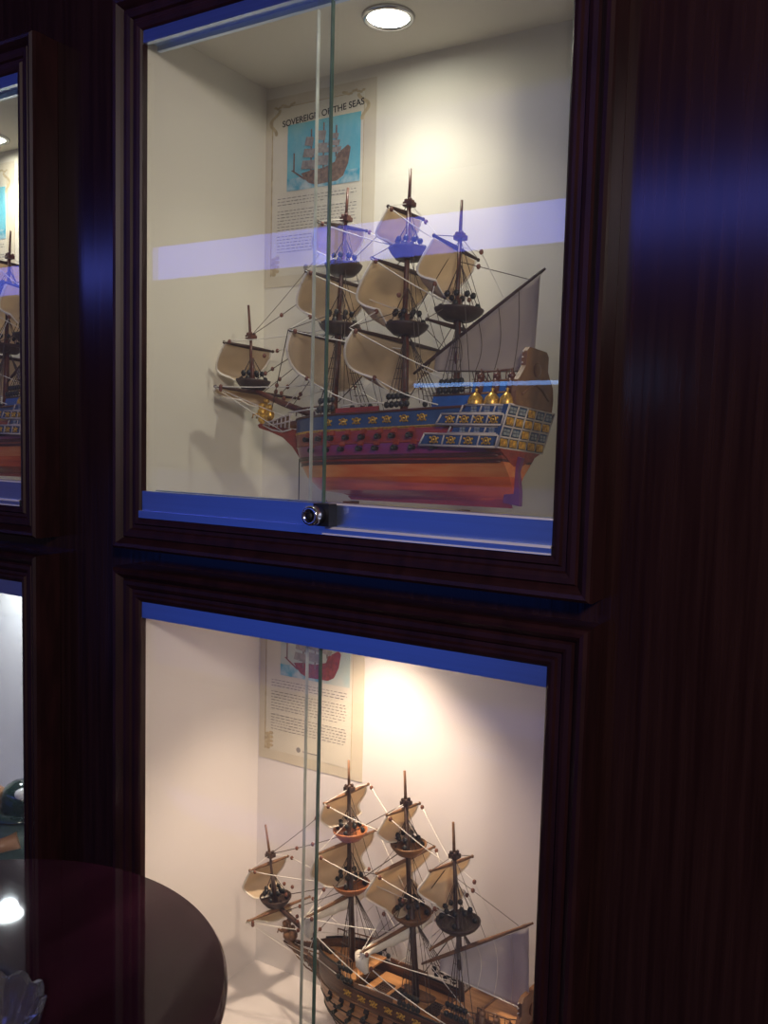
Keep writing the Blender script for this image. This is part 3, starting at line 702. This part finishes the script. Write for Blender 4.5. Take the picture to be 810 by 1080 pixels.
    if nat:   # courses rolled up under their yards
        for k in ('fl', 'ml'):
            n_, f_ = (Vector(e) for e in ends[k]); dd = f_ - n_
            fr = MB(); N = 18; pts = []; rr = []
            for q in range(N + 1):
                u = q / N; pts.append(n_ + dd * lerp(.04, .96, u) + Vector((-.006 - .002 * math.sin(9 * u), 0, -.008 - .003 * math.sin(PI * u)))); rr.append((.0035 + .0055 * math.sin(PI * u) ** .5) * (1 + .12 * math.sin(q * 2.4)))
            fr.tube(pts, rr, 10)
            for e, sg in ((n_, 1), (f_, -1)):
                e2 = e + dd * .08 * sg
                fr.tube([e2 + Vector((-.004, 0, -.004)), e2 + Vector((-.012, 0, -.014)), e2 + Vector((-.012, 0, -.026)), e2 + Vector((-.004, 0, -.036))], [.006, .010, .009, .003], 10)
            fr.build('furled_sail', M['bolt'], T)
            ends[k + '_clew'] = (n_ + dd * .1 - Vector((0, 0, .03)), f_ - dd * .1 - Vector((0, 0, .03)))
    # lateen yard and sail on the mizzen
    la, lb = Vector((.0134, -.007, .1579)), Vector((.1827, -.004, .2694)); ld = (lb - la)
    LY = MB().tube([la, la + ld * .1, la + ld * .5, la + ld * .9, la + ld * .93, lb], [.0016, .0024, .0030, .0022, .0026, .0014], 7).build('lateen_yard', pal['yard2'], T)
    def LP(u, v):
        x = lerp(.045, .1780, u); tp = la + ld * ((x - la.x) / ld.x); zb = lerp(.1600, .1560, u)
        z = lerp(tp.z - .003, min(zb, tp.z - .004), v); return Vector((x, tp.y - .002 + .010 * math.sin(PI * v) * math.sin(PI * u), z))
    lo = MB().grid(LP, 16, 14).build('lateen_sail', [pal['lateen']], LY); md = lo.modifiers.new('thickness', 'SOLIDIFY'); md.thickness = .0005
    sm = MB()
    for k in (4, 7, 10, 13): sm.tube([LP(k / 16, j / 14) + Vector((0, -.0006, 0)) for j in range(15)], .00045, 4)
    sm.tube([LP(u / 16, 1) for u in range(17)], .0009, 4)
    sm.build('sail_seam', M['rope_dark'] if not nat else M['bolt'], LY)
    # -------- rigging
    wh = MB(); dk = MB()
    bead = MB().ball((0, 0, 0), (.0028, .0028, .0034), 8).mesh('rigging_block', M['block'])
    def sagp(p, q, s, n=6):
        p, q = Vector(p), Vector(q); return [p.lerp(q, k / n) - Vector((0, 0, s * 4 * (k / n) * (1 - k / n))) for k in range(n + 1)]
    def line(mb, p, q, r=.0006, s=0.0, beads=()):
        pts = sagp(p, q, s); mb.tube(pts, r, 4)
        for f in beads: 
            k = f * 6; i = int(k); place('rigging_block', bead, T, pts[i].lerp(pts[min(i + 1, 6)], k - i))
    MP = lambda m, z: Vector((mx(m, z), 0, z))
    tgt = {'fl': ('main', .190), 'fm': ('main', .235), 'ft': ('main', .315), 'ml': ('mizzen', .150), 'mm': ('mizzen', .235), 'mt': ('mizzen', .300), 'st': ('fore', .225), 'sp': ('fore', .150)}
    lift = {'fl': ('fore', .245), 'fm': ('fore', .320), 'ft': ('fore', .366), 'ml': ('main', .240), 'mm': ('main', .330), 'mt': ('main', .371), 'zt': ('mizzen', .320), 'zc': ('mizzen', .245), 'st': ('sprit', .2215)}
    for k, (m, z) in tgt.items():
        for e in ends[k]: line(wh, e, MP(m, z), .0007, .003, (.06,))
    for k, (m, z) in lift.items():
        for e in ends[k]: line(wh if k in ('ft', 'mt', 'fm', 'st') else dk, e, MP(m, z), .0005)
    for k in ('fl', 'fm', 'ml', 'mm', 'zt'):
        if k + '_clew' in ends:
            low = {'fl': ('main', .125), 'fm': None, 'ml': None, 'mm': None, 'zt': None}[k]
            for sd, e in zip((-1, 1), ends[k + '_clew']):
                if k in ('fl', 'ml'):
                    line(wh, e, Vector((e.x + .095, sd * .040, .116)), .0008, .004, (.0,)); line(wh, e, Vector((e.x - .05, sd * .030, .116)), .0006, .001)
                else:
                    nx = {'fm': 'fl', 'mm': 'ml', 'zt': 'zc'}[k]; y = ends[nx][0 if sd < 0 else 1]; line(wh, e, y, .0006, 0, (.1,))
    # stays between masts
    line(dk, masts['sprit']['b'] and MP('sprit', .222), MP('fore', .300), .0006, .002, (.35, .55)); line(dk, (-.29, 0, .152), MP('fore', .226), .0007, 0, (.2,)); line(dk, (-.262, 0, .138), MP('fore', .218), .0006, .0, (.25,))
    line(dk, (-.235, 0, .128), MP('fore', .215), .0006, 0, (.12, .22)); line(dk, (-.225, -.012, .118), ends['fl'][0], .0006, 0, (.3,)); line(dk, (-.20, 0, .118), MP('fore', .21), .0006, 0, (.2,))
    line(dk, MP('fore', .366), MP('sprit', .2220), .0005, .004, (.4,)); line(dk, MP('fore', .222), MP('main', .310), .0007); line(dk, MP('fore', .120), MP('main', .215), .0008); line(dk, MP('fore', .300), MP('main', .370), .0006)
    line(dk, MP('main', .120), MP('mizzen', .225), .0007); line(dk, MP('main', .216), MP('mizzen', .318), .0006); line(dk, (lb.x - .02, -.004, lb.z - .01), MP('mizzen', .290), .0005, 0, (.72,)); line(wh, (lb.x - .05, -.004, lb.z - .03), Vector((.098, -.006, .297)), .0005, .0, (.99,))
    line(wh, (.098, -.006, .297), MP('mizzen', .3080), .0005); line(wh, (.176, 0, .150), Vector((.155, -.004, .167)), .0006); line(dk, (.060, -.03, .130), (.170, -.020, .150), .0007, .002)
    line(wh, (.02, -.006, .165), (.115, -.03, .130), .0006); line(wh, (.0, -.042, .118), (-.07, -.042, .114), .0008, -.002); line(wh, (-.115, -.040, .112), (-.182, -.022, .109), .0010)
    line(wh, ends['sp'][0], (-.190, -.022, .104), .0005, .001, (.1,)); line(wh, ends['sp'][0], (-.205, -.010, .085), .0005, .001)
    # backstays from the topmasts to the sides
    for m, z, xx in (('fore', .30, -.075), ('fore', .362, -.068), ('main', .31, .050), ('main', .366, .056), ('mizzen', .316, .120)):
        for sd in (-1, 1): line(dk, MP(m, z), (xx, sd * .040, .118 + (.012 if m == 'mizzen' else 0)), .0005)
    for (x, y, z) in ((-.250, -.01, .190), (-.255, .012, .175), (-.233, 0, .140), (-.222, -.01, .1395), (-.226, .01, .132), (.0, -.03, .250), (-.045, -.045, .19)):
        place('rigging_block', bead, T, (x, y, z))
    wh.build('white_rigging', M['rope_white'], T); dk.build('dark_rigging', M['rope_dark'], T)
    return T
PAL1 = dict(hullmats=[M['hull_blue'], M['brass'], M['hull_red'], M['hull_red_sheen'], M['wale'], M['hull_pale'], M['hull_orange']],
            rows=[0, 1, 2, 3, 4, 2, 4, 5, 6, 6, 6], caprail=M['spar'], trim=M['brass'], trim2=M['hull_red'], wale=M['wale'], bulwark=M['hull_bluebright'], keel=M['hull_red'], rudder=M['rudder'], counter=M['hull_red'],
            knee=M['hull_red'], lid=M['hull_red'], scroll=M['brass'], gallery=M['hull_blue'], lattice=M['lattice'], window=M['win'], panel=M['brass'], board=M['board'], dome=M['brass'],
            spar=M['spar'], pole=M['spar'], cap=M['spar'], top=M['top_dark'], tops={}, yard=M['spar_dark'], yard2=M['spar_dark'], sail=M['sail'], lateen=M['lateen'])
PAL2 = dict(hullmats=[M['hull_nat2'], M['black_wood'], M['hull_nat']],
            rows=[0, 1, 2, 2, 2, 1, 2, 2, 2, 2, 2], caprail=M['black_wood'], trim=M['spar_tan'], trim2=M['black_wood'], wale=M['black_wood'], bulwark=M['hull_nat2'], keel=M['hull_nat2'], rudder=M['hull_nat2'], counter=M['hull_nat2'],
            knee=M['hull_nat2'], lid=M['black_wood'], scroll=M['brass'], gallery=M['hull_nat2'], lattice=M['spar_tan'], window=M['lattice'], panel=M['brass'], board=M['board'], dome=M['brass'],
            spar=M['spar_dark'], pole=M['spar_tan'], cap=M['spar_dark'], top=M['board'], tops={('fore', 0): M['top_lamplit'], ('fore', 1): M['top_lamplit'], ('mizzen', 0): M['top_dark'], ('sprit', 0): M['top_dark']}, yard=M['spar_tan'], yard2=M['spar_tan'], sail=M['sail'], lateen=M['lateen_pale'])
R8 = math.radians
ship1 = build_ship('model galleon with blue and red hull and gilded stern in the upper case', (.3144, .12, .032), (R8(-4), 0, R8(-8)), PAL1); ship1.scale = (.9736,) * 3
ship2 = build_ship('brown planked model galleon lit warmly from above in the lower case', (.3493, .145, -.6957), (R8(0), R8(-2.59), R8(-8.87)), PAL2, 'natural'); ship2.scale = (.931, .931, .931)
ship3 = copy_tree(ship1); ship3.location = (.3144 - .755, .12, .032)
ship3['label'] = 'model galleon half hidden in the upper left case at the photo edge'

# stands under the ships
def stand(x, y, fz, zt, label, rods, yaw, xs=(-.078, .09)):
    t = thing('ship_stand', label, 'stand', (x, y, fz), 'wooden stands under the ships', (0, 0, yaw))
    MB().box((-.10, -.008, 0), (.11, .008, .006)).build('base', M['spar'], t)
    for xx in xs: MB().box((xx - .005, -.010, .008), (xx + .005, .010, zt)).build('upright', M['spar'], t)
    for (a, b, h) in rods: MB().tube([(a, b, .0), (a, b, h * .3), (a, b, h * .32), (a, b, h)], [.0014, .0014, .0007, .0007], 6).build('thin_rod', M['dark_metal'], t)
stand(.3144, .12, -.02, .0485, 'small wooden stand under the red and blue ship, two thin rods beside the bow', [(-.135, -.036, .10), (-.089, -.034, .05)], R8(-8))
stand(.3493, .145, -.722, .0260, 'low wooden stand under the brown planked ship', [], R8(-8.87), xs=(-.05, .03))
stand(.3144 - .755, .12, -.02, .0485, 'small wooden stand under the ship in the upper left case', [], R8(-8))

# ------------------------------------------------------------------ figurine in the lower left case
F = thing('figurine', 'glossy figurine with a dark green hat in the lower left case, at the photo edge', 'figurine', (-.395, .105, -.722)); F.scale = (1, 1, .86)
MB().lathe([(0, 0), (.070, 0), (.072, .012), (.060, .016), (.058, .10), (.066, .14), (.050, .17), (0, .175)], (0, 0, 0), 24).build('pedestal', M['teal_glaze'], F)
MB().lathe([(.062, .15), (.070, .18), (.058, .215), (.040, .235), (.020, .248), (0, .25)], (0, 0, 0), 24).build('body', M['teal_glaze'], F)
hd = MB().ball((-.022, -.022, .262), (.020, .021, .026), 14).ball((-.026, -.044, .259), (.005, .006, .006), 8).ball((-.034, -.040, .267), .003, 6).ball((-.018, -.042, .267), .003, 6).tube([(-.033, -.039, .249), (-.026, -.042, .247), (-.019, -.040, .249)], .0018, 6).ball((-.002, -.02, .262), (.004, .004, .007), 8)
hd.build('head', M['skin_glaze'], F)
ht = MB().ball((.022, -.004, .263), (.036, .034, .040), 16).lathe([(.034, .236), (.052, .240), (.054, .244), (.034, .250)], (.018, -.004, 0), 20)
hto = ht.build('hat', M['green_paint'], F)
MB().ball((.042, -.018, .286), (.0115, .012, .011), 14).build('hat_highlight', M['white_glaze'], hto)  # glossy highlight on the hat, shaped as a white blob
MB().tube([(.050, -.030, .205), (.025, -.058, .195), (-.012, -.066, .212)], [.016, .014, .011], 10).build('arm', M['skin_glaze'], F)
hb = MB().ball((-.020, -.066, .217), (.010, .008, .009), 10)
for k in range(4): hb.tube([(-.026, -.072 + k * .004, .216), (-.034, -.074 + k * .004, .213), (-.034, -.072 + k * .004, .207)], [.0028, .0026, .002], 6)
hb.tube([(-.018, -.060, .222), (-.026, -.062, .227)], [.003, .002], 6)
hb.build('hand', M['skin_glaze'], F)
MB().lathe([(0, .150), (.020, .152), (.034, .166), (.040, .182), (.037, .182), (.030, .168), (.018, .156), (0, .155)], (-.030, -.070, 0), 20).build('bowl', M['white_glaze'], F)
MB().lathe([(.0385, .178), (.042, .182), (.0405, .186), (.0375, .184)], (-.030, -.070, 0), 20).build('bowl_rim', M['purple_glaze'], F)

# ------------------------------------------------------------------ round table and crystal bowl
TZ = -.43; TR = .279; tx, ty_ = .0758, -.335
T = thing('round_table', 'round dark polished table standing before the cases at bottom left', 'table', (tx, ty_, FZ))
h = TZ - FZ
MB().lathe([(0, h - .026), (TR - .012, h - .026), (TR - .003, h - .022), (TR, h - .013), (TR - .001, h - .004), (TR - .004, h)], (0, 0, 0), 128).add([((TR - .004) * math.cos(2*PI*k/128), (TR - .004) * math.sin(2*PI*k/128), h) for k in range(128)], [list(range(128))]).build('table_top', M['table'], T)
MB().lathe([(.030, h - .026), (.030, .10), (.034, .05), (.034, .03), (0, .03)], (0, 0, 0), 24).build('column', M['dark_metal'], T)
MB().lathe([(0, 0), (.19, 0), (.20, .006), (.19, .014), (.06, .03), (.034, .036), (0, .036)], (0, 0, 0), 48).build('foot', M['dark_metal'], T)
bx, by = .199, -.364
def bowl():
    b = MB(); n = 48
    prof = [(.0, .010), (.022, .010), (.030, .020), (.038, .036), (.043, .0455)]
    outp = [(.048, .0455), (.046, .038), (.040, .020), (.032, .004), (.026, 0), (0, 0)]
    vs = []; al = prof + outp
    for i, (r, z) in enumerate(al):
        for k in range(n):
            w = 2 * PI * k / n; sc = abs(math.sin(w * 6)); q = r / .048
            rr = r * (1 + .05 * sc * q); zz = z + (.0055 * (sc - .5) * q if z > .03 else 0)
            if i >= len(prof) and 0 < r < .045: rr *= 1 + .035 * (.35 if (k // 2 + i) % 2 else -.35) * q
            vs.append((rr * math.cos(w), rr * math.sin(w), zz))
    m = len(al)
    b.add(vs, [(i*n+k, i*n+(k+1) % n, (i+1)*n+(k+1) % n, (i+1)*n+k) for i in range(m-1) for k in range(n)], 0, False)
    return b
bo = bowl().build('crystal_bowl', M['crystal'], None, (bx, by, TZ)); bo.scale = (1.02, 1.02, 1.1)
tag(bo, 'scalloped cut crystal bowl on the round table, at the bottom left corner', 'bowl')

# ------------------------------------------------------------------ bar counter and blue lights opposite (seen as reflections)
bc = thing('bar_counter', 'blue backlit bar counter on the far side, seen only reflected in the glass', 'bar counter', (-1.3, -2.5, FZ))
MB().box((-1.4, -.55, 0), (1.0, -.02, 1.10)).build('counter_body', M['mould'], bc)
MB().box((-1.4, -.02, .06), (1.0, 0, 1.085)).build('backlit_front', M['blue_panel'], bc)
MB().box((-1.45, -.60, 1.10), (1.02, .015, 1.122)).build('counter_top', M['table'], bc)
lb_ = thing('light_band', 'long blue glowing ceiling band across the room, mirrored in the upper panes', 'light', (-1.2, -2.5, .975))
MB().box((-3.0, -.04, -.085), (3.3, -.004, .085)).build('band_housing', M['dark_metal'], lb_)
MB().box((-3.0, -.004, -.082), (3.3, 0, .082)).build('glowing_face', M['blue_strip'], lb_)
for xx in (-2.5, 0, 2.5): MB().tube([(xx, -.02, .08), (xx, -.02, CZ - .975)], .008, 8).build('hanger_rod', M['dark_metal'], lb_)
lt = thing('light_tube', 'thin bright blue tube light above the counter, mirrored as a line across the ship stern', 'light', (-.5, -2.5, .347))
MB().tube([(-.52, 0, -.003), (.55, 0, .008)], .0085, 8).build('glowing_tube', M['blue_tube'], lt)
for xx in (-.5, .52): MB().tube([(xx, 0, 0), (xx, -.02, -.02), (xx, -.03, FZ + 1.122 - .347)], .004, 6).build('tube_bracket', M['dark_metal'], lt)

rl = bpy.data.lights.new('room_fill_light', 'POINT'); rl.energy = 64; rl.color = (1, .85, .74); rl.shadow_soft_size = .12  # added fill light without a fixture, brightens ship sides and panelling
ro = bpy.data.objects.new('room_fill_light', rl); COL.objects.link(ro); ro.location = (1.55, -1.45, .72)
# ------------------------------------------------------------------ world and view
w = bpy.data.worlds.new('world'); scene.world = w; w.use_nodes = True
w.node_tree.nodes['Background'].inputs['Color'].default_value = (.10, .065, .08, 1); w.node_tree.nodes['Background'].inputs['Strength'].default_value = .6
vs = scene.view_settings
scene.display_settings.display_device = 'sRGB'
vs.view_transform = 'Standard'; vs.look = 'None'; vs.exposure = 0; vs.gamma = 1; vs.use_curve_mapping = False
try:
    scene.cycles.use_denoising = True; scene.cycles.transparent_max_bounces = 24; scene.cycles.max_bounces = 10
    scene.cycles.sample_clamp_indirect = 4
except Exception: pass
